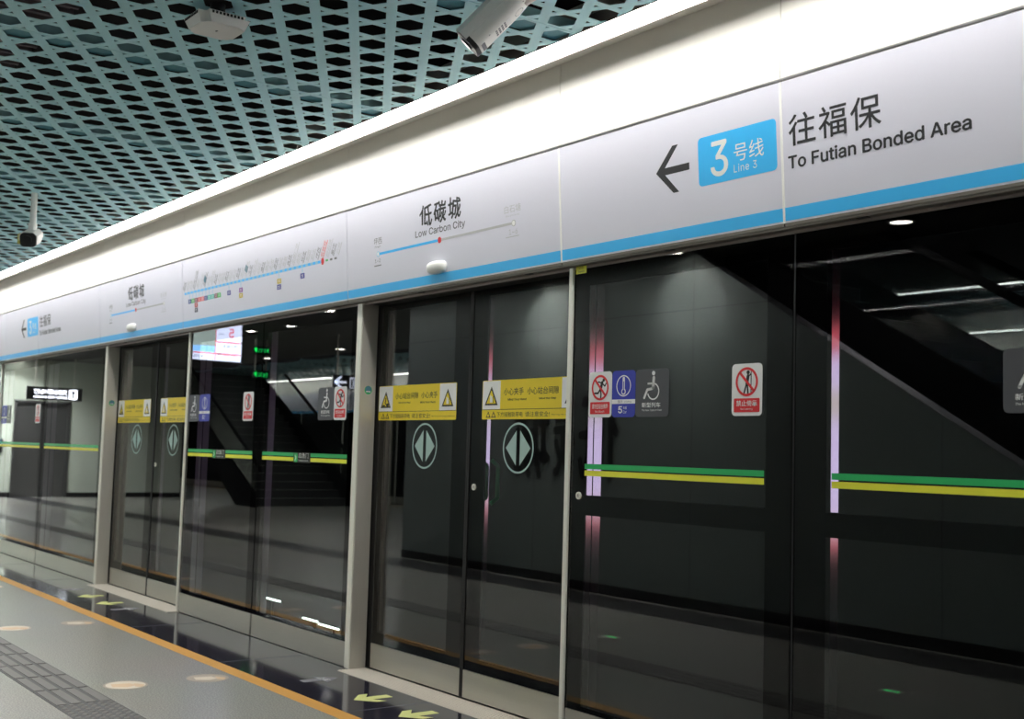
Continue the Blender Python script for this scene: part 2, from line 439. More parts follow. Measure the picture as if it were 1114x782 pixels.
def d_station(dx):
    def draw(t, ox):
        o = (ox+dx, 0, 0)
        mb = MB(); f = Flat(mb, o, (1, 0, 0), FB)
        bold(f, '低碳城', -5.352, -4.962, .326, .436, 'ink', 1, .0026, shear=.14, sp=1.18, brush=.7)
        mb.build('chinese_lettering', t)
        mb = MB(); f = Flat(mb, o, (1, 0, 0), FB)
        f.text('Low Carbon City', -5.402, -4.927, .262, .309, 'ink', 1, off=.004)
        mb.build('english_lettering', t)
        mb = MB(); f = Flat(mb, o, (1, 0, 0), FB)
        f.rect(-5.785, -5.166, .224, .238, 'blue', 1); f.rect(-5.166, -4.53, .225, .237, 'linegrey', 1)
        f.disc(-5.166, .231, .0165, 'red', 2); f.disc(-5.800, .231, .016, 'mdot', 1.5); f.disc(-5.800, .231, .011, 'white', 2)
        f.disc(-4.517, .231, .016, 'linegrey', 1.5); f.disc(-4.517, .231, .012, 'white', 2)
        mb.build('line_diagram', t)
        mb = MB(); f = Flat(mb, o, (1, 0, 0), FB)
        f.text('坪西', -5.845, -5.757, .286, .325, 'inkmid', 1); f.text('Pingxi', -5.835, -5.772, .266, .279, 'inkmid', 1)
        f.text('1~2', -5.838, -5.776, .184, .204, 'inkmid', 1); f.rect(-5.846, -5.770, .163, .169, 'inkmid', 1)
        mb.build('terminus_name', t); mb = MB(); f = Flat(mb, o, (1, 0, 0), FB)
        f.text('白石塘', -4.590, -4.457, .284, .322, 'inkgrey', 1); f.text('Baishitang', -4.579, -4.472, .264, .275, 'inkgrey', 1)
        f.text('1~6', -4.556, -4.487, .177, .204, 'inkgrey', 1); f.rect(-4.583, -4.476, .165, .169, 'inkgrey', 1)
        mb.build('terminus_name', t)
    return draw
def d_map(t, ox):
    o = (ox, 0, 0)
    mb = MB(); f = Flat(mb, o, (1, 0, 0), FB)
    x0, x1, y = -8.712, -6.478, .2655
    f.rect(x0, x1, y-.0095, y+.0095, 'mdot', 1); n = 34
    for i in range(n):
        x = x0+(x1-x0)*i/(n-.2); f.rect(x, x+.03, y-.0075, y+.0075, 'blue', 2)
    f.disc(-6.470, y, .017, 'red', 3, ry=.022)
    for k in range(3): f.rect(-6.43+.055*k, -6.40+.055*k, y-.006, y+.006, 'm2' if k == 0 else 'inkmid', 1)
    mb.build('line_diagram', t)
    mb = MB(); f = Flat(mb, o, (1, 0, 0), FB)
    rnd = random.Random(3)
    names = ['福保', '益田', '石厦', '购物公园', '福田', '少年宫', '莲花村', '华新', '通新岭', '红岭', '老街', '晒布', '翠竹', '田贝', '水贝', '草埔', '布吉', '木棉湾', '大芬', '丹竹头', '六约', '塘坑', '横岗', '永湖', '荷坳', '大运', '爱联', '吉祥', '龙城广场', '南联', '双龙', '梨园', '新生', '坪西', '低碳城', '白石塘', '富坪', '六联']
    ca, sa = math.cos(math.radians(58)), math.sin(math.radians(58))
    for i, nm in enumerate(names):
        x = -8.735+i*.0662
        m = 'redink' if nm == '低碳城' else ('inkgrey' if i % 3 else 'inkmid')
        g = Flat(mb, Vector(o)+Vector((x, 0, 0))+FB*.295, (ca, 0, 0), FB, .0006)
        g.a = (Vector((1, 0, 0))*ca+FB*sa).normalized(); g.b = (Vector((1, 0, 0))*-sa+FB*ca).normalized()
        L = .036*len(nm)*1.0; g.text(nm, 0, L, -.015, .015, m, 1)
        g.rect(0, L*1.15, -.026, -.021, m, 1)
        if i in (6, 17): g.rect(.03, .075, -.02, .02, 'mteal', 1)
    mb.build('station_names', t)
    for x, y, m in ((-8.611, .2, 'm1'), (-8.549, .2, 'm2'), (-8.487, .2, 'm7'), (-8.425, .2, 'm3'), (-8.363, .2, 'm4'), (-8.300, .2, 'm5'), (-8.238, .2, 'm6'),
                    (-8.176, .2, 'm6'), (-8.114, .2, 'm7'), (-8.056, .2, 'm8'), (-8.487, .163, 'm11'), (-8.487, .126, 'm12'), (-7.882, .2, 'm5'),
                    (-7.679, .201, 'm9'), (-7.680, .163, 'm10'), (-7.077, .203, 'm10'), (-7.079, .165, 'm5'), (-6.743, .204, 'm5')):
        mb = MB(); f = Flat(mb, o, (1, 0, 0), FB); f.rect(x-.029, x+.029, y-.0165, y+.0165, m, 1)
        f.stroke([(x-.012, y+.004), (x+.012, y+.006)], .004, 'white', 2, False); f.stroke([(x-.01, y-.006), (x+.01, y-.005)], .004, 'white', 2, False)
        mb.build('interchange_tag', t)
    mb = MB(); f = Flat(mb, o, (1, 0, 0), FB)
    for x in (-8.611, -8.549, -8.487, -8.425, -8.363, -8.3, -8.238, -8.176, -7.882, -7.68, -7.078, -6.743): f.rect(x-.003, x+.003, .221, .253, 'mdot', 1)
    mb.build('tag_leaders', t)

fascia_panel(edges[1], SE[0], 'white sign panel lettered To Futian Bonded Area above blue band', d_destination(0))
fascia_panel(SE[0], SE[1], 'white sign panel with large black arrow and blue Line 3 badge', d_line_badge(0))
fascia_panel(SE[1], SE[2], 'white sign panel lettered Low Carbon City over the near doorway', d_station(0))
fascia_panel(SE[2], SE[3], 'white sign panel with dotted blue route map of many stations', d_map)
fascia_panel(SE[3], SE[4], 'white sign panel lettered Low Carbon City over the far doorway', d_station(-4.63))
fascia_panel(SE[4], SE[5], 'far white sign panel with destination text right of the small blue badge', None)
def _far(t, ox):
    d_line_badge(-9.851)(t, ox)
fascia_panel(SE[5], -14.03, 'far white sign panel with small black arrow and blue badge at left edge', _far)
p6 = [o for o in C.objects if o.name.startswith('sign_panel')][5]
d_destination(-9.851)(p6, -(SE[4]+SE[5])/2)
for a, c in zip(edges, edges[1:]):
    if c < -14.04 or a > 1.2:
        mb = MB().use('sign'); n = Vector((1, 0, 0)).cross(FB)
        q = [Vector((x, YB, ZB))+FB*s for x, s in ((c+.003, 0), (a-.003, 0), (a-.003, FL), (c+.003, FL))]
        mb.prism([v-n*.02 for v in q], None, n*.02)
        f = Flat(mb, (0, YB, ZB), (1, 0, 0), FB); f.rect(c+.003, a-.003, .007, .056, 'blue', 1)
        struct('trim_fascia', mb)

# pale vertical joint strips between sign panels
for x, lb in ((SE[0], 'pale joint strip between arrow panel and Futian panel'), (SE[1], 'pale joint strip between station name panel and arrow panel')):
    mb = MB().use('plast'); q = [Vector((xx, YB+.002, ZB))+FB*s for xx, s in ((x-.005, 0), (x+.005, 0), (x+.005, FL), (x-.005, FL))]
    n = Vector((1, 0, 0)).cross(FB); mb.prism([v-n*.012 for v in q], None, n*.016)
    struct('trim_joint', mb, label=lb)

# soffit under the fascia
mb = MB().use('soffit'); mb.box(XL, XR, -.036, .03, 2.112, 2.122)
mb.use('lipm').box(XL, XR, .002, .012, 2.100, 2.112)
mb.use('deep')
x = -13.0
while x < 2:
    mb.box(x, x+.045, -.03, -.012, 2.109, 2.1125); x += .95
struct('trim_soffit', mb)

mb = MB().use('upper'); mb.box(XL, XR, -.2455, -.0752, 3.055, 3.065); struct('trim_bounce_cap', mb)  # unseen white cap added to bounce light onto the shaded fascia top
# door status bumps
panels = [o for o in C.objects if o.name.startswith('sign_panel')]
for x, par in ((-5.182, panels[2]), (-9.868, panels[4])):
    bm = bmesh.new(); bmesh.ops.create_uvsphere(bm, u_segments=32, v_segments=16, radius=1)
    for v in bm.verts:                                          # squarish pill with a flat back
        for k in range(3):
            c = v.co[k]; v.co[k] = math.copysign(abs(c)**.72, c)
        v.co.y = min(v.co.y, 0)
    n = Vector((1, 0, 0)).cross(FB); ctr = Vector((x-par.location.x, 0, 0))+FB*.088+n*.001
    mx = Matrix.Translation(ctr) @ Matrix(((1, 0, 0), FB.cross(Vector((1, 0, 0))), FB)).transposed().to_4x4() @ Matrix.Diagonal((.082, .045, .034, 1))
    mb = MB().use('plast'); mb.bm(bm, True, mx)
    mb.build('indicator_cover', par)['label'] = 'white rounded indicator cover on the blue band'

# ------------------------------------------------------------------ linear light and ceiling
CEIL = 3.004
for k in range(-12, 3):
    x0, x1 = -3.254+3*k, -3.254+3*(k+1)
    x0, x1 = max(x0, XL), min(x1, XR)
    if x1 <= x0: continue
    vis = -4 <= k <= 0
    nm = {0: 'white linear ceiling light at right end, beyond its joint line', -1: 'white linear ceiling light in front of the big bullet camera',
          -2: 'white linear ceiling light third from right along the fascia', -3: 'white linear ceiling light near the pole camera', -4: 'farthest visible white linear ceiling light at left edge'}
    t = thing('linear_light', nm.get(k, 'white linear ceiling light out of the picture'), 'ceiling light', ((x0+x1)/2, -.305, 3.0), 'linear lights along the fascia')
    if not vis:
        for q in ('label', 'category', 'group'): del t[q]
        t.name = 'trim_fascia_light'; t['kind'] = 'structure'
    w = (x1-x0)/2-.0015
    mb = MB().use('diff'); mb.box(-w, w, -.058, .052, 0, .008); mb.build('diffuser', t)
    mb = MB().use('lipm'); mb.box(-w, w, .052, .058, -.012, .06); mb.box(-w, w, -.062, -.0585, .001, .06); mb.use('plast').box(-w, w, -.0585, .052, .05, .06); mb.build('housing', t)

def perforated(nx, y0, y1, a=.1757, hw=.0215, hw2=.0168):
    """one ceiling panel: kagome bars, hexagon and triangle holes; rows along y, nx rows in x"""
    rx = a*math.sqrt(3)/2
    A = a*math.sqrt(3)/4
    HW = [hw, hw2, hw2]                           # half-widths: the bars at 150 degrees are broader
    nrm = [Vector((math.cos(math.radians(60+60*k)), math.sin(math.radians(60+60*k)))) for k in range(6)]
    def cut(k, ak, m, am):
        n1, n2 = nrm[k % 6], nrm[m % 6]; d = n1.x*n2.y-n1.y*n2.x
        return Vector(((ak*n2.y-am*n1.y)/d, (n1.x*am-n2.x*ak)/d))
    h = lambda k: HW[k % 3]
    ny = int((y1-y0)/a)+3
    def hexc(i, j): return Vector((-(i+.5)*rx, y0+a*(j+(.5 if i % 2 else 0))))
    cen = [hexc(i, j) for i in range(-1, nx+1) for j in range(-2, ny)]
    fcs = []
    for c in cen:
        H = [c+cut(k-1, A-h(k-1), k, A-h(k)) for k in range(6)]
        for k in range(6):
            fcs.append([H[k], H[(k+1) % 6], c+cut(k, A+h(k), k+1, A-h(k+1)), c+cut(k, A+h(k), k-1, A-h(k-1))])
        for k in (0, 1, 2):
            p = lambda s1, s2: c+cut(k-1, A+s1*h(k-1), k, A+s2*h(k))
            fcs.append([p(-1, -1), p(1, -1), p(1, 1), p(-1, 1)])
    xa, xb = -nx*rx, 0
    bm = bmesh.new(); vm = {}
    for f in fcs:
        cx = sum(p.x for p in f)/4
        ids = []
        for p in f:
            k = (round(p.x, 4), round(p.y, 4))
            if k not in vm: vm[k] = bm.verts.new((p.x, p.y, 0))
            if vm[k] not in ids: ids.append(vm[k])
        if len(ids) > 2:
            try: bm.faces.new(ids)
            except ValueError: pass
    for co_, no in (((xa+.002, 0, 0), (-1, 0, 0)), ((xb-.002, 0, 0), (1, 0, 0)), ((0, y0, 0), (0, -1, 0)), ((0, y1, 0), (0, 1, 0))):
        bmesh.ops.bisect_plane(bm, geom=bm.verts[:]+bm.edges[:]+bm.faces[:], dist=1e-6, plane_co=co_, plane_no=no, clear_outer=True)
    bmesh.ops.recalc_face_normals(bm, faces=bm.faces[:])
    ex = bmesh.ops.extrude_face_region(bm, geom=bm.faces[:])
    bmesh.ops.translate(bm, verts=[g for g in ex['geom'] if isinstance(g, bmesh.types.BMVert)], vec=(0, 0, .003))
    bmesh.ops.recalc_face_normals(bm, faces=bm.faces[:])
    bm.verts.index_update()
    mb = MB().use('teal'); mb.bm(bm)
    mb.use('tealdim').box(xb-rx+.005, xb-.002, y0, y1, .012, .016)     # folded flange over the last row of holes
    mb.use('teal').box(xb-.006, xb-.002, y0, y1, .003, .05)
    mb.box(xa+.002, xa+.006, y0, y1, .003, .05)
    return mb
NXR = 10; PW = NXR*.1757*math.sqrt(3)/2
mb = perforated(NXR, -3.228, -.368)
cp = mb.build('ceiling_panel', None, (-3.70, 0, CEIL)); cp['kind'] = 'structure'; cp['label'] = 'teal perforated metal ceiling panel'
for k in range(-4, 19):
    if k == 0: continue
    o = cp.copy(); C.objects.link(o); o.location = (-3.70-PW*k, 0, CEIL)
for k in range(-3, 24):                                             # the opposite platform's ceiling
    o = cp.copy(); C.objects.link(o); o.location = (-3.70-PW*k, -7.18, CEIL)
mb = MB().use('void'); mb.box(XL, XR, HB-.3, .02, 3.9, 4.0); mb.box(XL, XR, -.06, -.045, 3.3, 3.9); mb.box(XL, XR, -3.52, -3.5, 3.05, 3.9)
struct('ceiling_void', mb)
mb = MB().use('duct'); mb.box(-16, 2, -2.35, -1.85, 3.32, 3.62)
x = -16
while x < 2: mb.box(x, x+.02, -2.37, -1.83, 3.30, 3.64); x += .09
struct('ceiling_duct', mb)
mb = MB().use('ceil'); mb.box(XL, XR, -7.1, -3.432, 3.0, 3.06)
struct('ceiling_soffit', mb)

# ------------------------------------------------------------------ ceiling devices
# wireless access point
t = thing('access_point', 'white square wireless access point hanging below the teal ceiling', 'access point', (-4.43, -1.63, 2.912))
bm = bmesh.new(); bmesh.ops.create_cube(bm, size=1)
for v in bm.verts:
    k = .108 if v.co.z > 0 else .092
    v.co = Vector((math.copysign(k, v.co.x), math.copysign(k, v.co.y), .042 if v.co.z > 0 else 0))
bmesh.ops.bevel(bm, geom=[e for e in bm.edges if abs(e.verts[0].co.z-e.verts[1].co.z) > .01], offset=.03, segments=5, affect='EDGES')
bm.verts.index_update(); mb = MB().use('plast'); mb.bm(bm); mb.build('housing', t)
mb = MB(); f = Flat(mb, (0, 0, 0), (1, 0, 0), (0, -1, 0), .0008)
f.rrect(-.084, .084, -.084, .084, .028, 'plast2', 1); f.rrect(-.008, .008, -.004, .004, .003, 'inkmid', 2); mb.build('face_plate', t)
mb = MB().use('blackp')
for k in range(9):
    s = -.06+.015*k
    for side in (1,): mb.box(.1065, .1090, s-.004, s+.004, .030, .040); mb.box(s-.004, s+.004, .1065, .1090, .030, .040); mb.box(s-.004, s+.004, -.1090, -.1065, .030, .040)
mb.build('vent_slots', t)
mb = MB().use('blackp'); mb.tube((0, 0, .042), (0, 0, .108), .03, 20); mb.box(-.055, .055, -.055, .055, .042, .05); mb.build('mounting_bracket', t)

# bullet camera: body axis from rear to front, tilted down along the platform
def frame(d, up):
    d = Vector(d).normalized(); x = d.cross(Vector(up)).normalized(); return Matrix((x, d, x.cross(d))).transposed()   # cols: side, axis, top
def bullet(t, L, W, H, mxr):
    mx = mxr.to_4x4()
    def rr(w, h, r, n=6):
        pts = []
        for cx, cz, a0 in ((w-r, h-r, 0), (-w+r, h-r, 90), (-w+r, -h+r, 180), (w-r, -h+r, 270)):
            pts += [(cx+r*math.cos(math.radians(a0+k*90/n)), cz+r*math.sin(math.radians(a0+k*90/n))) for k in range(n+1)]
        return pts
    prof = [(-.5*L, .55), (-.47*L, .75), (-.38*L, .92), (-.2*L, 1), (.5*L, 1)]
    mb = MB().use('plast2'); rings = []
    for y, k in prof: rings.append([mx @ Vector((x, y, z)) for x, z in rr(W/2*k, H/2*k, .3*min(W, H)*k)])
    n = len(rings[0]); vs = [p for r in rings for p in r]
    fs = [[i*n+j, i*n+(j+1) % n, (i+1)*n+(j+1) % n, (i+1)*n+j] for i in range(len(rings)-1) for j in range(n)]
    mb.add(vs, fs, True); mb.add(rings[0], [list(range(n))[::-1]]); mb.add(rings[-1], [list(range(n))]); mb.build('housing', t)
    mb = MB().use('blackp'); r0 = [mx @ Vector((x, .5*L, z)) for x, z in rr(W/2*.99, H/2*.99, .29*min(W, H))]; r1 = [mx @ Vector((x, .5*L+.018, z)) for x, z in rr(W/2*.97, H/2*.97, .28*min(W, H))]
    mb.add(r0+r1, [[j, (j+1) % n, (j+1) % n+n, j+n] for j in range(n)]+[list(range(n, 2*n))])
    mb.build('front_bezel', t)
    mb = MB().use('plast2')                                           # sun shield over the top
    sh = [(-W/2-.006, -H*.05), (-W/2-.006, H/2-.02), (-W/2+.02, H/2+.006), (W/2-.02, H/2+.006), (W/2+.006, H/2-.02), (W/2+.006, -H*.05)]
    si = [(x*.965, z*.94 if z > 0 else z) for x, z in sh]
    vs = []
    for y in (-.32*L, .56*L): vs += [mx @ Vector((x, y, z)) for x, z in sh]+[mx @ Vector((x, y, z)) for x, z in si]
    m_ = len(sh); fs = []
    for j in range(m_-1):
        fs += [[j, j+1, 2*m_+j+1, 2*m_+j], [m_+j+1, m_+j, 3*m_+j, 3*m_+j+1], [j, m_+j, m_+j+1, j+1], [2*m_+j+1, 3*m_+j+1, 3*m_+j, 2*m_+j]]
    fs += [[0, 2*m_, 3*m_, m_], [m_-1, 2*m_-1, 4*m_-1, 3*m_-1]]
    mb.add(vs, fs); mb.build('sun_shield', t)
    mb = MB().use('lens'); mb.tube(mx @ Vector((0, .5*L+.019, .004)), mx @ Vector((0, .5*L+.024, .004)), min(W, H)*.26, 24); mb.build('lens', t)
    return mx

t = thing('bullet_camera', 'large white bullet security camera tilted down beside the white light', 'security camera', (-3.40, -.985, 2.845))
mx = bullet(t, .27, .118, .10, frame((-.5, -.5, -.72), (0, 0, 1)))
mb = MB(); f = Flat(mb, mx @ Vector((0, 0, -.0502)), mx.to_3x3() @ Vector((1, 0, 0)), mx.to_3x3() @ Vector((0, -1, 0)), .0008)
f.rect(-.03, .022, .0, .018, 'white', 1)
for k in range(4):
    for j in range(3): f.rect(-.028+.017*j, -.017+.017*j, -.012-.014*k, -.004-.014*k, 'inkmid', 1)
f.rect(-.03, .03, -.125, -.108, 'inkmid', 1); f.ring(.0, .06, .02, .003, 'linegrey', 1)
for x, y in ((-.045, -.08), (.045, -.08), (-.045, .09)): f.disc(x, y, .003, 'inkmid', 1, 10)
mb.build('rating_label', t)
mb = MB().use('plast2'); p = mx @ Vector((0, -.10, -.035)); 
mb.tube(p, p+Vector((.05, .03, .03)), .02); mb.tube(p+Vector((.05, .03, .03)), Vector((.17, .06, .178)), .018); mb.tube((.17, .06, .16), (.17, .06, .178), .05, 24)
mb.build('mounting_arm', t)

t = thing('pole_camera', 'small dark-faced security camera hanging on a white pole at far left', 'security camera', (-8.70, -1.2, 2.685))
mb = MB().use('plast'); mb.tube((0, 0, .09), (0, 0, .319), .022, 20); mb.tube((0, 0, .05), (0, 0, .10), .03, 20); mb.build('pole', t)
bullet(t, .2, .11, .10, frame((.84, -.44, -.32), (0, 0, 1)))
mb = MB().use('brass'); mb.box(-.11, -.05, -.07, -.03, -.04, .03); mb.build('side_shield', t)

# ------------------------------------------------------------------ platform screen doors
GT = 2.10
def emergency_plate(f, x):
    f.rect(x-.115, x+.115, 1.160, 1.224, 'black', 2)
    f.text('应急门', x-.045, x+.09, 1.190, 1.222, 'white', 3); f.text('Emergency Door', x-.045, x+.09, 1.168, 1.180, 'white', 3)
    f.rrect(x-.105, x-.06, 1.164, 1.220, .006, 'green', 3); f.stroke([(x-.09, 1.205), (x-.078, 1.19), (x-.092, 1.175)], .006, 'white', 4)
def st_base(t, name, label, fn):
    mb = MB(); f = Flat(mb, (0, 0, 0)); fn(f); o = mb.build(name, t); o['label'] = label; return o
def no_sign(f, x0, x1, kind):
    w = x1-x0; cx = (x0+x1)/2
    f.rrect(x0, x1, 1.427, 1.627, .018, 'white', 1)
    cy, r = 1.557, .056
    if kind == 'run':
        f.disc(cx+.022, cy+.033, .0075, 'black', 2)
        f.stroke([(cx+.012, cy+.022), (cx+.002, cy-.008)], .015, 'black', 2)
        f.stroke([(cx+.014, cy+.018), (cx+.03, cy+.006), (cx+.038, cy+.018)], .006, 'black', 2)
        f.stroke([(cx+.008, cy+.02), (cx-.012, cy+.026), (cx-.02, cy+.016)], .006, 'black', 2)
        f.stroke([(cx+.002, cy-.01), (cx+.006, cy-.028), (cx+.004, cy-.046)], .008, 'black', 2)
        f.stroke([(cx, cy-.008), (cx-.014, cy-.024), (cx-.036, cy-.024)], .008, 'black', 2)
        a, e = '请勿在站台奔跑', 'No Rush'
    else:
        f.disc(cx+.006, cy+.036, .008, 'black', 2)
        f.stroke([(cx+.006, cy+.022), (cx+.0, cy-.008)], .014, 'black', 2)
        f.stroke([(cx+.008, cy+.02), (cx+.02, cy+.03)], .005, 'black', 2)
        f.stroke([(cx+.002, cy-.008), (cx+.006, cy-.045)], .007, 'black', 2)
        f.stroke([(cx-.002, cy-.008), (cx-.014, cy-.045)], .007, 'black', 2)
        f.rect(cx+.019, cx+.023, cy-.045, cy+.04, 'black', 2)
        a, e = '禁止倚靠', 'No Leaning'
    f.ring(cx, cy, r, .010, 'red', 3); f.stroke([(cx-.036, cy+.036), (cx+.036, cy-.036)], .010, 'red', 3, False)
    f.rrect(x0+.012, x1-.012, 1.441, 1.494, .004, 'red', 2)
    f.text(a, x0+.024, x1-.024, 1.464, 1.486, 'white', 3, off=.01); f.text(e, cx-.03, cx+.03, 1.448, 1.457, 'white', 3)
def blue_sign(f, x0, x1):
    cx = (x0+x1)/2
    f.rrect(x0, x1, 1.427, 1.627, .018, 'navy', 1); f.ring(cx, 1.561, .046, .005, 'white', 2)
    f.rrect(cx-.007, cx+.007, 1.540, 1.600, .006, 'white', 2); f.disc(cx, 1.536, .014, 'white', 2)
    f.rect(cx-.002, cx+.002, 1.536, 1.580, 'navy', 3); f.disc(cx, 1.536, .008, 'navy', 3)
    f.rect(x0, x1, 1.484, 1.503, 'white', 2); f.text('强冷', cx-.035, cx-.005, 1.487, 1.500, 'inkmid', 3); f.text('Cooling', cx+.008, cx+.05, 1.488, 1.496, 'inkmid', 3)
    f.text('5', cx-.032, cx-.006, 1.443, 1.474, 'white', 2, off=.02); f.text('车厢', cx+.0, cx+.022, 1.460, 1.473, 'white', 2); f.text('Car', cx+.0, cx+.022, 1.443, 1.455, 'white', 2)
def wheel_sign(f, x0, x1):
    s = (x1-x0)/.2; X = lambda v: x0+(v)*s
    f.rrect(x0, x1, 1.427, 1.627, .018, 'slate', 1)
    f.disc(X(.108), 1.609, .0095, 'white', 2)
    f.stroke([(X(.110), 1.590), (X(.106), 1.548)], .015, 'white', 2)
    f.stroke([(X(.106), 1.545), (X(.072), 1.541), (X(.054), 1.507)], .011, 'white', 2)
    f.stroke([(X(.106), 1.566), (X(.076), 1.566)], .008, 'white', 2)
    f.ring(X(.108), 1.533, .036, .006, 'white', 2, a0=-165, a1=75)
    f.text('新型列车', X(.04), X(.152), 1.466, 1.487, 'white', 2, off=.01); f.text('The New Type of Train', X(.04), X(.16), 1.449, 1.459, 'white', 2)

def fixed_panel(x0, x1, label, l, r, stripes, stickers, bar=True, tags=(), stile=2):
    """glazed fixed panel x0..x1 ; clear glass between l and r"""
    cx = (x0+x1)/2
    t = thing('fixed_screen', label, 'glass screen', (cx, 0, 0), 'fixed glass screens')
    X = lambda v: v-cx
    mb = MB().use('glass'); mb.box(X(x0)+.003, X(x1)-.003, 0, .012, .146, GT); mb.build('glass_pane', t)
    mb = MB().use('frit')                                              # black painted border on the back of the glass
    for a, c, z0, z1 in ((x0+.003, l, .146, GT), (r, x1-.003, .146, GT), (l, r, 2.02, GT), (l, r, .146, .166)):
        mb.box(X(a), X(c), .0117, .020, z0, z1)
    mb.build('black_border', t)
    mb = MB().use('kick'); mb.box(X(x0)+.003, X(x1)-.003, -.002, .02, .004, .144); mb.build('kick_plate', t)
    if bar:
        mb = MB().use('frit'); mb.box(X(l), X(r), .0117, .06, .995, 1.082); mb.build('push_bar', t)
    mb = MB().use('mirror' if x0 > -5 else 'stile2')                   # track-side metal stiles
    if stile == 2:
        mb.box(X(x0)+.006, X(l)-.02, .022, .068, .15, 2.06); mb.box(X(x0)+.006, X(l)-.02, .074, .12, .15, 2.06)
        mb.use('frit').box(X(x0)+.006, X(l)-.022, .068, .074, .15, 2.06)
    else:
        mb.box(X(x0)+.006, X(l)-.005, .045, .088, .15, 2.06); mb.use('frit').box(X(x0)+.006, X(l)-.01, .022, .045, .15, 2.06)
    mb.build('rear_stile', t)
    for a, c in stripes:
        mb = MB(); f = Flat(mb, (0, 0, 0)); f.rect(X(a), X(c), 1.199, 1.222, 'green', 1); o = mb.build('green_tape', t)
        mb = MB(); f = Flat(mb, (0, 0, 0)); f.rect(X(a), X(c), 1.169, 1.193, 'lime', 1); o = mb.build('yellow_tape', t)
    for k, a, c in stickers:
        if k == 'run': st_base(t, 'warning_sticker', 'white no rushing sticker with red ring', lambda f: no_sign(f, X(a), X(c), 'run'))
        if k == 'lean': st_base(t, 'warning_sticker', 'white no leaning sticker with red ring', lambda f: no_sign(f, X(a), X(c), 'lean'))
        if k == 'blue': st_base(t, 'carriage_sticker', 'blue sticker with thermometer and number 5', lambda f: blue_sign(f, X(a), X(c)))
        if k == 'wheel': st_base(t, 'wheelchair_sticker', 'dark grey wheelchair sticker', lambda f: wheel_sign(f, X(a), X(c)))
    for x in tags: st_base(t, 'emergency_plate', 'small dark plate with green icon on the tape', lambda f: emergency_plate(f, X(x)))
    return t
def lock(t, x, y, z):
    mb = MB().use('edge'); mb.tube((x, y, z), (x, y-.006, z), .0165, 24); mb.use('steel').tube((x, y-.006, z), (x, y-.0068, z), .009, 16)
    mb.use('inkmid').box(x-.0015, x+.0015, y-.0074, y-.0066, z-.006, z+.006); mb.build('lock', t)

t = fixed_panel(-4.109, -2.850, 'near glass screen right of the thin post with three stickers in a row', -4.012, -2.978, [(-4.012, -2.980)],
            [('run', -3.995, -3.842), ('blue', -3.840, -3.693), ('wheel', -3.691, -3.491), ('lean', -3.146, -2.993)])
lock(t, -4.046+3.4795, 0, 1.08)
mb = MB(); f = Flat(mb, (0, 0, 0)); f.rect(-.624, -.552, 2.078, 2.1165, 'lime', 1); f.text('小心', -.606, -.57, 2.1, 2.112, 'ink', 2); f.text('Caution', -.61, -.566, 2.084, 2.092, 'ink', 2)
o = mb.build('corner_sticker', t); o['label'] = 'small yellow sticker in the top corner'
fixed_panel(-2.838, -1.56, 'rightmost glass screen with wheelchair sticker cut by the frame', -2.700, -1.70, [(-2.670, -1.72)],
            [('wheel', -2.020, -1.82), ('run', -1.818, -1.665)], stile=1)
fixed_panel(-8.668, -7.396, 'middle glass screen left of its dark joint, beside the far doorway', -8.50, -7.497, [(-8.632, -7.489)],
            [('wheel', -8.672+.012, -8.455), ('blue', -8.453, -8.255), ('lean', -7.671, -7.506)], False, (-8.05,))
fixed_panel(-7.384, -6.090, 'middle glass screen right of its dark joint, touching the near pillar', -7.331, -6.174, [(-7.331, -6.174)],
            [('wheel', -6.560, -6.360), ('run', -6.358, -6.202)], False, (-6.75,), 1)
fixed_panel(-12.55, -10.650, 'far glass screen touching the far pillar, mirroring the lift', -12.473, -10.757, [(-12.473, -10.757)], [], False)
fixed_panel(-14.30, -12.562, 'farthest glass screen at left edge with a red and white sticker', -14.22, -12.639, [(-14.25, -12.639)],
            [('blue', -14.24, -14.02), ('wheel', -14.018, -13.83), ('lean', -12.86, -12.685)], False)

def pillar(x0, x1, label, sticker=True):
    t = thing('door_pillar', label, 'pillar', ((x0+x1)/2, 0, 0), 'stainless door pillars'); w = (x1-x0)/2
    mb = MB().use('steel'); mb.box(-w+.006, w, -.006, .094, .002, GT+.01); mb.build('shaft', t)
    mb = MB().use('edge'); mb.box(-w, w-.004, -.014, -.006, .002, GT+.008, .0025); mb.build('front_edge', t)
    if sticker:
        mb = MB(); f = Flat(mb, (w, .045, 1.602), (0, 1, 0), (0, 0, 1)); f.disc(0, 0, .025, 'green', 1); f.disc(0, .004, .02, 'mteal', 2); f.rect(-.014, .014, -.012, -.006, 'white', 3)
        o = mb.build('round_sticker', t); o['label'] = 'small round green sticker'
    return t
pillar(-6.088, -6.030, 'wide stainless door pillar at left of the near doorway')
pillar(-10.648, -10.590, 'far wide stainless door pillar at left of the far doorway')
def post(x0, x1, label):
    t = thing('door_post', label, 'post', ((x0+x1)/2, 0, 0), 'thin door posts'); w = (x1-x0)/2
    mb = MB().use('edge'); mb.box(-w, w, -.014, .0, .002, GT+.008, .002); mb.build('front_edge', t)
    mb = MB().use('frit'); mb.box(-w+.002, w-.002, .0, .09, .002, GT); mb.build('shaft', t)
post(-4.136, -4.111, 'thin bright post between near sliding door and right glass screen')
post(-8.693, -8.670, 'thin bright post between far sliding door and middle glass screen')
post(-14.33, -14.303, 'thin bright post at the far left end, hardly visible')

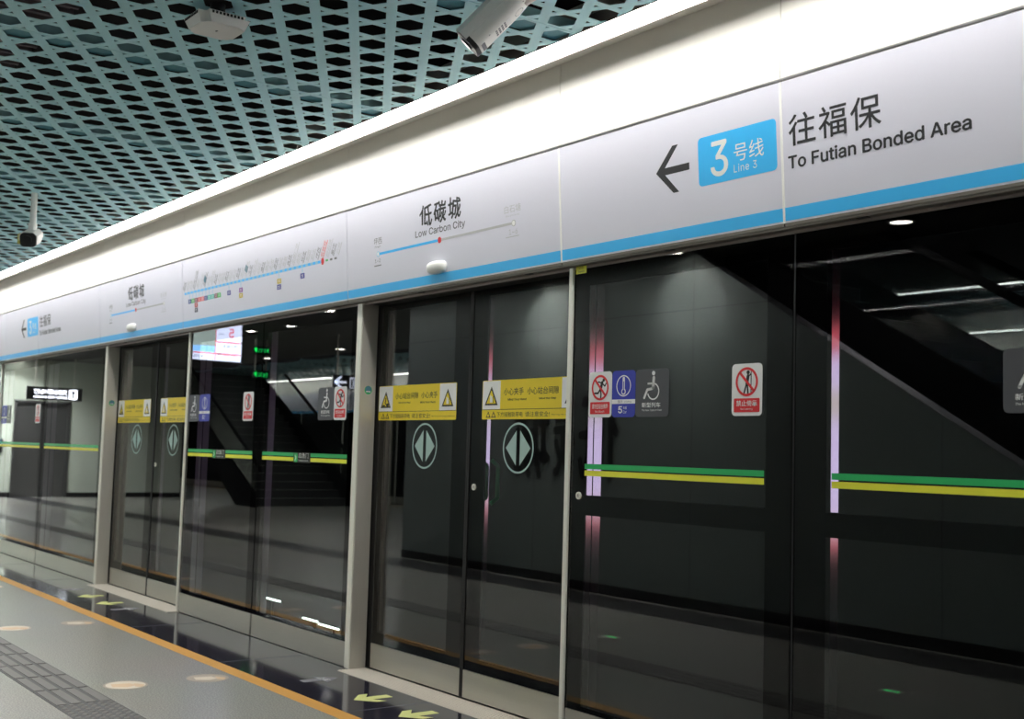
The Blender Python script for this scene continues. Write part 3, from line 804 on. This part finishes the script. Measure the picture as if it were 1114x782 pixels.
# sliding leaves
LY = .10
def warn_tri(f, cx, y0, w, h, hand, l=2):
    f.poly([(cx-w/2, y0), (cx+w/2, y0), (cx, y0+h)], 'black', l)
    f.poly([(cx-w*.36, y0+h*.09), (cx+w*.36, y0+h*.09), (cx, y0+h*.80)], 'yellow', l+1)
    if hand:
        f.rect(cx-.010, cx+.012, y0+.014, y0+.034, 'white', l+2)
        for k in range(3): f.rect(cx-.010+.007*k, cx-.005+.007*k, y0+.034, y0+.052-.004*k, 'white', l+2)
        f.rect(cx+.016, cx+.020, y0+.012, y0+.045, 'black', l+2)
    else:
        f.disc(cx+.002, y0+.054, .006, 'black', l+2, 10); f.stroke([(cx, y0+.044), (cx-.004, y0+.028)], .009, 'black', l+2)
        f.stroke([(cx-.004, y0+.028), (cx+.012, y0+.014)], .006, 'black', l+2); f.rect(cx-.034, cx-.004, y0+.009, y0+.017, 'black', l+2); f.rect(cx+.012, cx+.034, y0+.009, y0+.025, 'black', l+2)
def warning_band(f, x0, x1, left):
    y0, y1, ym = 1.427, 1.625, 1.4765
    f.rrect(x0, x1, y0, y1, .008, 'yellow', 1)
    for a, c, hand in ((x0+.004, x0+.155, not left), (x1-.162, x1-.004, left)):
        f.rect(a, c, ym+.002, y1-.003, 'white', 2); warn_tri(f, (a+c)/2, ym+.022, .112, .095, hand, 3)
    f.rect(x0, x1, ym-.0012, ym+.0012, 'ink', 2)
    a, c = ('小心站台间隙', '小心夹手') if left else ('小心夹手', '小心站台间隙'); e1, e2 = ('Mind the Gap', 'Mind Your Hand') if left else ('Mind Your Hand', 'Mind the Gap')
    xa, xb = x0+.185, x1-.185; n1, n2 = len(a), len(c); w = (xb-xa-.03)/(n1+n2); xm = xa+w*n1
    f.text(a, xa, xm, 1.547, 1.583, 'ink', 2, off=.006); f.text(c, xm+.03, xb, 1.547, 1.583, 'ink', 2, off=.006)
    f.text(e1, xa+.035, xa+.035+.0125*len(e1)*.86, 1.520, 1.531, 'ink', 2, off=.02); f.text(e2, xb-.02-.0125*len(e2)*.86, xb-.02, 1.520, 1.531, 'ink', 2, off=.02)
    for k in range(2):
        cx = x0+.055+.046*k; f.poly([(cx-.02, 1.436), (cx+.02, 1.436), (cx, 1.468)], 'ink', 2); f.poly([(cx-.011, 1.4405), (cx+.011, 1.4405), (cx, 1.458)], 'yellow', 3)
    f.text('下方接触轨带电', x0+.13, x0+.345, 1.438, 1.464, 'ink', 2); f.text('请注意安全!', x0+.365, x0+.555, 1.438, 1.464, 'ink', 2)
    f.text('Warning, the contact rail is live', x0+.57, x1-.012, 1.443, 1.451, 'ink', 2)
def emblem(f, cx, cy=1.285):
    f.ring(cx, cy, .125, .0095, 'frost', 1, n=64)
    for s in (-1, 1):
        f.poly([(cx+s*.015, cy+.086), (cx+s*.015, cy-.086), (cx+s*.100, cy)], 'frost', 1)
def leaf(x0, x1, label, left, cl, cr, lockx=None, handle=None):
    cx = (x0+x1)/2; X = lambda v: v-cx
    t = thing('sliding_door', label, 'sliding door', (cx, LY, 0), 'sliding platform doors')
    mb = MB().use('glass'); mb.box(X(x0), X(x1), 0, .012, .152, GT); mb.build('glass_pane', t)
    mb = MB().use('frit')
    for a, c, z0, z1 in ((x0, cl, .152, GT), (cr, x1, .152, GT), (cl, cr, 2.065, GT), (cl, cr, .152, .215)): mb.box(X(a), X(c), .0117, .022, z0, z1)
    mb.build('black_border', t)
    mb = MB().use('kick'); mb.box(X(x0)+(.008 if left else .0), X(x1)-(.0 if left else .003), -.003, .022, .012, .150); mb.build('kick_plate', t)
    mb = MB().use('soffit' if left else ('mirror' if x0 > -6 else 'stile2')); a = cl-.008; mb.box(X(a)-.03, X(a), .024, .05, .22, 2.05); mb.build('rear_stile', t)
    mb = MB().use('rubber'); xx = X(x1) if left else X(x0)
    mb.box(xx-(.0 if left else .014), xx+(.014 if left else .0), -.004, .022, .012, GT)
    if left: mb.box(X(x0)-.05, X(x0)+.008, .004, .022, .012, GT)
    mb.build('rubber_edge', t)
    off = (-5.995, -5.188) if left else (-4.951, -4.144)
    d = 0 if x0 > -7 else (-4.568 if left else -4.572)
    mb = MB(); f = Flat(mb, (0, 0, 0)); warning_band(f, X(off[0]+d), X(off[1]+d), left); o = mb.build('warning_sticker', t); o['label'] = 'yellow warning sticker with triangles and Chinese text'
    mb = MB(); f = Flat(mb, (0, 0, 0)); emblem(f, X((-5.487 if left else -4.637)+d)); o = mb.build('door_emblem', t); o['label'] = 'pale green ring with two arrow triangles'
    if lockx: lock(t, X(lockx), 0, 1.08)
    if handle:
        mb = MB().use('green'); h = X(handle)
        mb.path([(h, .03, 1.0), (h, .07, 1.03), (h, .07, 1.19), (h, .03, 1.22)], .011, 12); mb.build('rear_handle', t)
    return t
leaf(-5.990, -5.078, 'left leaf of the near sliding door beside the wide pillar', True, -5.930, -5.225)
leaf(-5.048, -4.116, 'right leaf of the near sliding door with a round lock', False, -4.925, -4.155, -5.0, -4.885)
leaf(-10.558, -9.648, 'left leaf of the far sliding door beside the far pillar', True, -10.49, -9.79)
leaf(-9.618, -8.675, 'right leaf of the far sliding door with a round lock', False, -9.49, -8.72, -9.57)

# sills
for x0, x1, lb in ((-6.03, -4.11, 'ribbed pale metal threshold under the near doorway'), (-10.59, -8.67, 'ribbed pale metal threshold under the far doorway')):
    mb = MB().use('sill'); mb.box(x0, x1, -.085, .098, -.03, .003)
    for k in range(9): mb.box(x0, x1, -.078+.019*k, -.070+.019*k, .003, .0055)
    tag(mb.build('door_threshold'), lb, 'threshold', 'door thresholds')
# joint between fixed screens, header behind the leaves, screens out of the picture
mb = MB().use('frit'); mb.box(-2.8485, -2.8395, .004, .02, .004, GT); mb.use('blackp').box(-2.847, -2.8415, .001, .005, .004, GT); struct('trim_joint', mb)
mb = MB().use('frit'); mb.box(-7.3945, -7.3855, .004, .02, .004, GT); struct('trim_joint', mb)
mb = MB().use('frit'); mb.box(-12.56, -12.552, .004, .02, .004, GT); struct('trim_joint', mb)
mb = MB().use('deep'); mb.box(XL, XR, .035, .30, GT+.004, 2.3); struct('beam_header', mb)
mb = MB().use('dark'); mb.box(XL, XR, .099, .22, -.3, -.02); mb.box(XL, XR, -.012, .099, -.3, -.031); struct('floor_edge', mb)
for n_, (x0, x1) in enumerate(((-1.55, XR), (XL, -14.34))):
    mb = MB().use('glass'); mb.box(x0, x1, 0, .012, .146, GT); mb.use('kick').box(x0, x1, -.002, .02, .004, .144); mb.use('frit').box(x0, x1, .0122, .02, 2.02, GT)
    struct(f'window_{n_+1}', mb)

# ------------------------------------------------------------------ track side
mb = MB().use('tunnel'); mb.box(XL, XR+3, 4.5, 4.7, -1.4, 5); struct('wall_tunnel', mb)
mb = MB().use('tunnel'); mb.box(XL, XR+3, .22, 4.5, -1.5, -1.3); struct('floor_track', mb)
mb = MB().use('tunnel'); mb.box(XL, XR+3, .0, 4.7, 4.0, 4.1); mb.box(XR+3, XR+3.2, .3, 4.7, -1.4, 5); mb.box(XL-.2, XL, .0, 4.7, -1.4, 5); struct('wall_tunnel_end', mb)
t = thing('advertising_lightbox', 'lit pink and lilac advertisement across the track, mirrored in the metal stiles', 'lightbox', (.85, 4.44, .5))
mb = MB().use('steel'); mb.box(-.78, .78, 0, .06, 0, 1.96); mb.build('frame', t)
mb = MB(); f = Flat(mb, (0, 0, 0))
f.rect(-.72, .72, .06, .16, 'adred', 2); f.rect(-.72, .72, .16, .30, 'adpink', 2); f.rect(-.72, .72, .30, 1.12, 'adlil', 2)
f.rect(-.72, .72, 1.12, 1.34, 'adkha', 2); f.rect(-.72, .72, 1.34, 1.64, 'adlil', 2); f.rect(-.72, .72, 1.64, 1.86, 'adred', 2)
mb.build('poster', t)
# gap lights on the platform edge behind the glass
for i, (x0, x1, z, lb) in enumerate(((-7.95, -7.575, .19, 'short bright gap light behind the middle glass, left one'), (-7.225, -7.02, .124, 'short bright gap light behind the middle glass, centre one'), (-7.0, -6.73, .113, 'short bright gap light behind the middle glass, right one'))):
    t = thing('gap_light', lb, 'light', ((x0+x1)/2, .3, z-.1), 'gap lights'); w = (x1-x0)/2
    mb = MB().use('led'); mb.box(-w, w, 0, .01, .094, .103); mb.build('led_bar', t)
    mb = MB().use('frit'); mb.box(-w, w, .011, .022, .085, .106); mb.box(-.02, .02, .022, .04, -.1, .106); mb.build('bracket', t)

# ------------------------------------------------------------------ the hall behind the photographer (seen mirrored)
WY = -3.8
ZL = lambda x: 3.0 if x < -7.08 else max(.9, 3.0-.593*(x+7.08))
# enclosing wall with a raking top
mb = MB().use('wall')
pts = [(-12.0, WY, 0), (XR, WY, 0), (XR, WY, .45), (-2.78, WY, .45), (-7.08, WY, 3.0), (-12.0, WY, 3.0)]
mb.prism(pts, None, (0, -.14, 0)); mb.box(-12.0, -11.86, -5.6, WY-.14, 0, 3.0)
mb.use('deep')
mb.box(-12.0, -5.9, WY, WY+.0015, 2.520, 2.526)
for x in (-9.50, -7.10, -4.72, -2.35):
    mb.box(x-.003, x+.003, WY, WY+.0015, .1, min(3.0, ZL(x)-.03) if x > -6.9 else 3.0)
struct('wall_back', mb)
mb = MB().use('deep'); mb.box(-12.0, XR, WY, WY+.012, 0, .09); struct('baseboard_back', mb)
mb = MB().use('inkmid'); mb.prism([(XR, WY+.004, .45), (XR, WY+.004, .458), (-2.783, WY+.004, .458), (-7.08, WY+.004, 3.0), (-7.066, WY+.004, 3.0-.008), (-2.78, WY+.004, .45)], None, (0, -.15, 0)); struct('trim_wall_cap', mb)
# lettering on that wall
for i, (ch, x1, x0) in enumerate((('低', -8.02, -8.56), ('碳', -8.64, -9.2), ('城', -9.27, -9.85))):
    mb = MB(); f = Flat(mb, (0, WY+.003, 0), (-1, 0, 0), (0, 0, 1), .004)
    bold(f, ch, -x1, -x0, 1.04, 1.80, 'rubber', 1, .016, shear=.08, brush=.6)
    tag(mb.build('wall_character'), f'large black brush character {ch} mirrored in the near door glass', 'wall character', 'brush characters on the grey wall')

def ramp_run(name, label, cat, x_low, z_low, x_high, z_high, y0, y1, dark=True, steps=True, group=None):
    """stair or escalator along X: low end at x_low, high end at x_high (x_high < x_low)"""
    t = thing(name, label, cat, (x_low, (y0+y1)/2, 0), group); yc = (y0+y1)/2
    def P(x, y, z): return (x-x_low, y-yc, z)
    n = max(4, int((z_high-z_low)/.165)); dx = (x_high-x_low)/n; dz = (z_high-z_low)/n
    mb = MB().use('dark' if dark else 'wall')
    for k in range(n):
        x = x_low+dx*k; z = z_low+dz*(k+1)
        mb.box(x-x_low, x+dx-x_low, y0-yc+.1, y1-yc-.1, max(0, z-.35), z)
        mb.use('edge').box(x-x_low-.0, x-x_low-.02, y0-yc+.1, y1-yc-.1, z, z+.003); mb.use('dark' if dark else 'wall')
    mb.build('steps', t)
    for y in (y0, y1):
        mb = MB().use('wall' if not dark else 'frit')
        mb.prism([P(x_low+.35, y-.03, z_low), P(x_low+.35, y-.03, z_low+.25), P(x_high, y-.03, z_high+.25), P(x_high, y-.03, z_high-.2), P(x_low-.6, y-.03, z_low)][::-1], None, (0, .06, 0)); mb.build('skirt', t)
        mb = MB().use('dglass' if dark else 'glass'); mb.prism([P(x_low+.3, y-.006, z_low+.25), P(x_low+.1, y-.006, z_low+.95), P(x_high, y-.006, z_high+.95), P(x_high, y-.006, z_high+.25)][::-1], None, (0, .012, 0)); mb.build('balustrade_glass', t)
        mb = MB().use('frit'); mb.path([P(x_low+.5, y, z_low+.75), P(x_low+.15, y, z_low+.98), P(x_high, y, z_high+.98)], .035, 12); mb.build('handrail', t)
    return t
ramp_run('escalator', 'dark escalator rising behind the grey wall, mirrored at top right', 'escalator', -2.3, .15, -7.0, 2.95, -5.25, -4.1)
ramp_run('staircase', 'dark staircase mirrored in the middle glass screens', 'staircase', -22.8, .0, -28.0, 3.0, -9.3, -6.95, True)
# unseen fill lamps added in front of the lift to brighten its wall
for y in (-1.2, -2.9):
    mb = MB().use('lamp'); mb.tube((-26.1, y, 3.018), (-26.1, y, 3.012), .08, 20); struct('trim_lobby_fill_lamp', mb)
    l = bpy.data.lights.new('lobby_fill_beam', 'SPOT'); l.energy = 380; l.spot_size = math.radians(150); l.spot_blend = .6; l.shadow_soft_size = .08
    lo = bpy.data.objects.new('lobby_fill_beam', l); C.objects.link(lo); lo.location = (-26.1, y, 2.99)
# lift wall at the far end
mb = MB().use('wallpale')
for y0, y1, z0, z1 in ((-.02, -3.32, 0, 3.0), (-4.48, -6.9, 0, 3.0), (-3.32, -4.48, 2.08, 3.0)): mb.box(-27.2, -27.0, y1, y0, z0, z1)
struct('wall_left', mb)
mb = MB().use('deep'); mb.box(-27.0, -26.985, -6.9, -4.48, 0, .1); mb.box(-27.0, -26.985, -3.32, -.65, 0, .1); struct('baseboard_left', mb)
mb = MB().use('lift'); mb.box(-27.12, -27.06, -4.44, -3.905, 0, 2.05); mb.box(-27.12, -27.06, -3.895, -3.36, 0, 2.05)
mb.box(-27.1, -26.98, -4.5, -4.44, 0, 2.1); mb.box(-27.1, -26.98, -3.36, -3.30, 0, 2.1); mb.box(-27.1, -26.98, -4.5, -3.30, 2.05, 2.1)
struct('door_1', mb)
t = thing('call_panel', 'small black lift call panel mirrored left of the lift door', 'call panel', (-26.99, -3.02, .95)); mb = MB().use('blackp'); mb.box(0, .02, -.09, .09, 0, .3, .004); mb.build('plate', t)
mb = MB().use('scrb'); mb.box(.02, .024, -.05, .05, .17, .24); mb.build('display', t)

def hanging_sign(name, label, x, y0, y1, z0, z1, draw, body='blackp', group=None):
    t = thing(name, label, 'hanging sign', (x, (y0+y1)/2, z0), group); w = abs(y1-y0)/2; h = z1-z0
    mb = MB().use(body); mb.box(-.04, .0, -w, w, 0, h, .004); mb.build('case', t)
    mb = MB(); f = Flat(mb, (0.0005, 0, 0), (0, 1, 0), (0, 0, 1), .001); draw(f, w, h); mb.build('display', t)
    mb = MB().use('steel')
    for s in (-.7, .7): mb.tube((-.02, s*w, h), (-.02, s*w, 3.0-z0), .012, 10)
    mb.build('hanger', t)
    return t
def dr_lift(f, w, h):
    f.text('无障碍电梯', -w*.45, w*.75, h*.45, h*.82, 'litw', 1, off=.02); f.text('Barrier-free Elevator', -w*.45, w*.75, h*.16, h*.34, 'litw', 1, off=.02)
    f.rrect(-w*.82, -w*.52, h*.12, h*.88, .02, 'litw', 1); f.disc(-w*.67, h*.65, .04, 'blackp', 2); f.rect(-w*.71, -w*.63, h*.22, h*.5, 'blackp', 2)
hanging_sign('lift_sign', 'black hanging sign with lit white text mirrored over the lift', -26.0, -4.43, -3.28, 2.09, 2.37, dr_lift)
def dr_arrow(f, w, h):
    f.stroke([(w*.05, h*.5), (w*.85, h*.5)], .035, 'litw2', 1, False); f.stroke([(w*.5, h*.85), (w*.88, h*.5), (w*.5, h*.15)], .035, 'litw2', 1)
    f.rrect(-w*.8, -w*.2, h*.1, h*.9, .02, 'litw2', 1); f.rect(-w*.7, -w*.3, h*.2, h*.75, 'blackp', 2)
    f.disc(-w*.5, h*.6, .025, 'litw2', 3); f.rect(-w*.6, -w*.4, h*.25, h*.5, 'litw2', 3)
hanging_sign('arrow_sign', 'black hanging sign with lit white arrow mirrored beside the near pillar', -16.0, -5.62, -5.15, 2.15, 2.37, dr_arrow)
def dr_exit(f, w, h):
    f.rect(-w*.94, w*.94, h*.08, h*.92, 'deep', 1); f.text('安全出口', -w*.85, w*.35, h*.2, h*.8, 'exitg', 2, off=.03); f.stroke([(w*.55, h*.25), (w*.68, h*.5), (w*.6, h*.75), (w*.8, h*.6)], .03, 'exitg', 2)
hanging_sign('exit_sign', 'small lit green exit sign mirrored right of the screen, upper one', -18.0, -5.02, -4.72, 2.76, 2.88, dr_exit, group='lit exit signs')
hanging_sign('exit_sign', 'small lit green exit sign mirrored right of the screen, lower one', -18.05, -5.04, -4.76, 2.36, 2.49, dr_exit, group='lit exit signs')
# passenger information screen
t = thing('information_screen', 'lit passenger information screen mirrored at top of the middle glass', 'screen', (-15.0, -2.72, 2.355))
mb = MB().use('blackp'); mb.box(-.06, 0, -.49, .47, 0, .585, .006); mb.build('case', t)
mb = MB(); f = Flat(mb, (.0006, 0, 0), (0, 1, 0), (0, 0, 1), .001)
f.rect(-.47, .45, .02, .565, 'scrw', 1); f.rect(-.10, .44, .20, .55, 'scrg', 2); f.rect(-.10, .44, .13, .21, 'scrb', 2); f.rect(-.46, .44, .105, .12, 'scrr', 2)
f.rect(-.11, -.10, .03, .56, 'scrr', 2); f.rect(-.46, -.11, .265, .28, 'scrr', 2); f.rect(.28, .36, .43, .55, 'scrb', 3); f.rect(.34, .44, .52, .555, 'scrr', 3)
f.text('5', -.36, -.29, .34, .46, 'scrr', 3, off=.01); f.text('分钟', -.22, -.14, .36, .40, 'scrk', 3); f.text('双龙', -.42, -.3, .50, .54, 'scrr', 3)
f.text('下一班车', -.42, -.2, .20, .24, 'scrk', 3); f.text('12', -.3, -.22, .09, .14, 'scrr', 3); f.text('分钟', -.2, -.13, .09, .13, 'scrk', 3); f.text('双龙', -.42, -.34, .09, .13, 'scrr', 3)
f.text('请勿倚靠屏蔽门', .05, .4, .05, .085, 'scrk', 3)
mb.build('display', t)
mb = MB().use('steel'); mb.tube((-.03, 0, .585), (-.03, 0, .645), .025, 16); mb.build('hanger', t)

# downlights
DL = [(-5.07, -3.83, 0), (-7.15, -3.60, 1), (-9.3, -3.60, 1), (-13.4, -3.66, 0), (-15.58, -4.2, 0), (-16.8, -4.14, 0), (-21.7, -6.7, 0), (-18.5, -6.6, 0), (-12.6, -5.9, 0)]
DLL = ['round downlight mirrored above the escalator at top right', 'round downlight washing the grey wall mirrored in the right screen', 'round downlight washing the grey wall mirrored in the near right leaf',
       'round downlight mirrored nearest the near pillar top', 'round downlight mirrored second right of the information screen', 'round downlight mirrored just right of the information screen',
       'small low round downlight mirrored in the middle glass', 'small round downlight mirrored against the near pillar', 'round downlight mirrored high behind the fascia']
for i, (x, y, wash) in enumerate(DL):
    t = thing('downlight', DLL[i], 'downlight', (x, y, 3.0), 'round downlights')
    mb = MB().use('plast')
    n = 24; ro, ri = .10, .078
    vs = []
    for r, z in ((ro, 0), (ro, -.008), (ri, -.008), (ri, 0.0)): vs += [(r*math.cos(2*PI*k/n), r*math.sin(2*PI*k/n), z) for k in range(n)]
    mb.add(vs, [[j*n+k, j*n+(k+1) % n, (j+1)*n+(k+1) % n, (j+1)*n+k] for j in range(3) for k in range(n)]); mb.build('bezel', t)
    mb = MB().use('lamp'); mb.tube((0, 0, -.001), (0, 0, -.004), .077, 24); mb.build('lens', t)
    l = bpy.data.lights.new('downlight_beam', 'SPOT'); l.energy = 150 if wash else 70; l.spot_size = math.radians(150); l.spot_blend = 1.0; l.shadow_soft_size = .07; l.color = (1, .97, .92)
    lo = bpy.data.objects.new('downlight_beam', l); C.objects.link(lo); lo.location = (0, 0, -.012); lo.parent = t

# lamp strip over the escalator void
t = thing('linear_light', 'thin white lamp strip mirrored above the escalator at right', 'ceiling light', (-6.2, -6.93, 2.98)); mb = MB().use('diff2'); mb.box(-3.2, 4.2, -.02, .02, 0, .012); mb.build('diffuser', t)
mb = MB().use('deep'); mb.box(-3.2, 4.2, -.03, .03, .012, .02); mb.build('housing', t)

mb = MB().use('diffh'); mb.box(XL, XR, -3.42, -3.24, 3.0, 3.008); mb.use('lipm').box(XL, XR, -3.43, -3.42, 2.995, 3.03); mb.box(XL, XR, -3.24, -3.23, 2.995, 3.03); struct('trim_hall_fill_light', mb, label='added linear fill light between the perforated ceiling and the hall soffit')  # unseen strip added as fill to raise the hall and platform brightness
# opposite platform edge
mb = MB().use('upper'); mb.box(XL, XR, HB+.02, HB+.05, 2.66, 3.3); mb.use('sign').box(XL, XR, HB+.02, HB+.05, 2.2, 2.655); mb.use('blue').box(XL, XR, HB+.02, HB+.051, 2.14, 2.2); struct('wall_opposite_fascia', mb)
mb = MB().use('frit'); mb.box(XL, XR, HB-.02, HB+.01, .15, 2.14); mb.use('kick').box(XL, XR, HB-.02, HB+.015, 0, .15); 
x = XL
while x < XR: mb.use('edge').box(x, x+.03, HB+.01, HB+.03, 0, 2.14); x += 2.28
struct('wall_opposite', mb)
mb = MB().use('diff2'); mb.box(XL, XR, HB+.24, HB+.36, 3.0, 3.01); struct('trim_opposite_light', mb)
mb = MB().use('ceil'); mb.box(XL-.1, XL, HB, 0, 0, 4); mb.box(XR, XR+.1, HB, -.08, 0, 4); struct('wall_end', mb)

# ------------------------------------------------------------------ world and render look
w = bpy.data.worlds.new('world'); bpy.context.scene.world = w; w.use_nodes = True
w.node_tree.nodes['Background'].inputs['Color'].default_value = (.5, .52, .55, 1); w.node_tree.nodes['Background'].inputs['Strength'].default_value = .02
sc = bpy.context.scene
sc.view_settings.view_transform = 'Standard'; sc.view_settings.look = 'None'; sc.view_settings.gamma = 1; sc.view_settings.use_curve_mapping = False
sc.view_settings.exposure = 1.17
sc.cycles.use_denoising = True
sc.cycles.max_bounces = 10; sc.cycles.transmission_bounces = 8; sc.cycles.glossy_bounces = 6; sc.cycles.diffuse_bounces = 4
sc.cycles.caustics_reflective = False; sc.cycles.caustics_refractive = False
sc.cycles.sample_clamp_indirect = 6
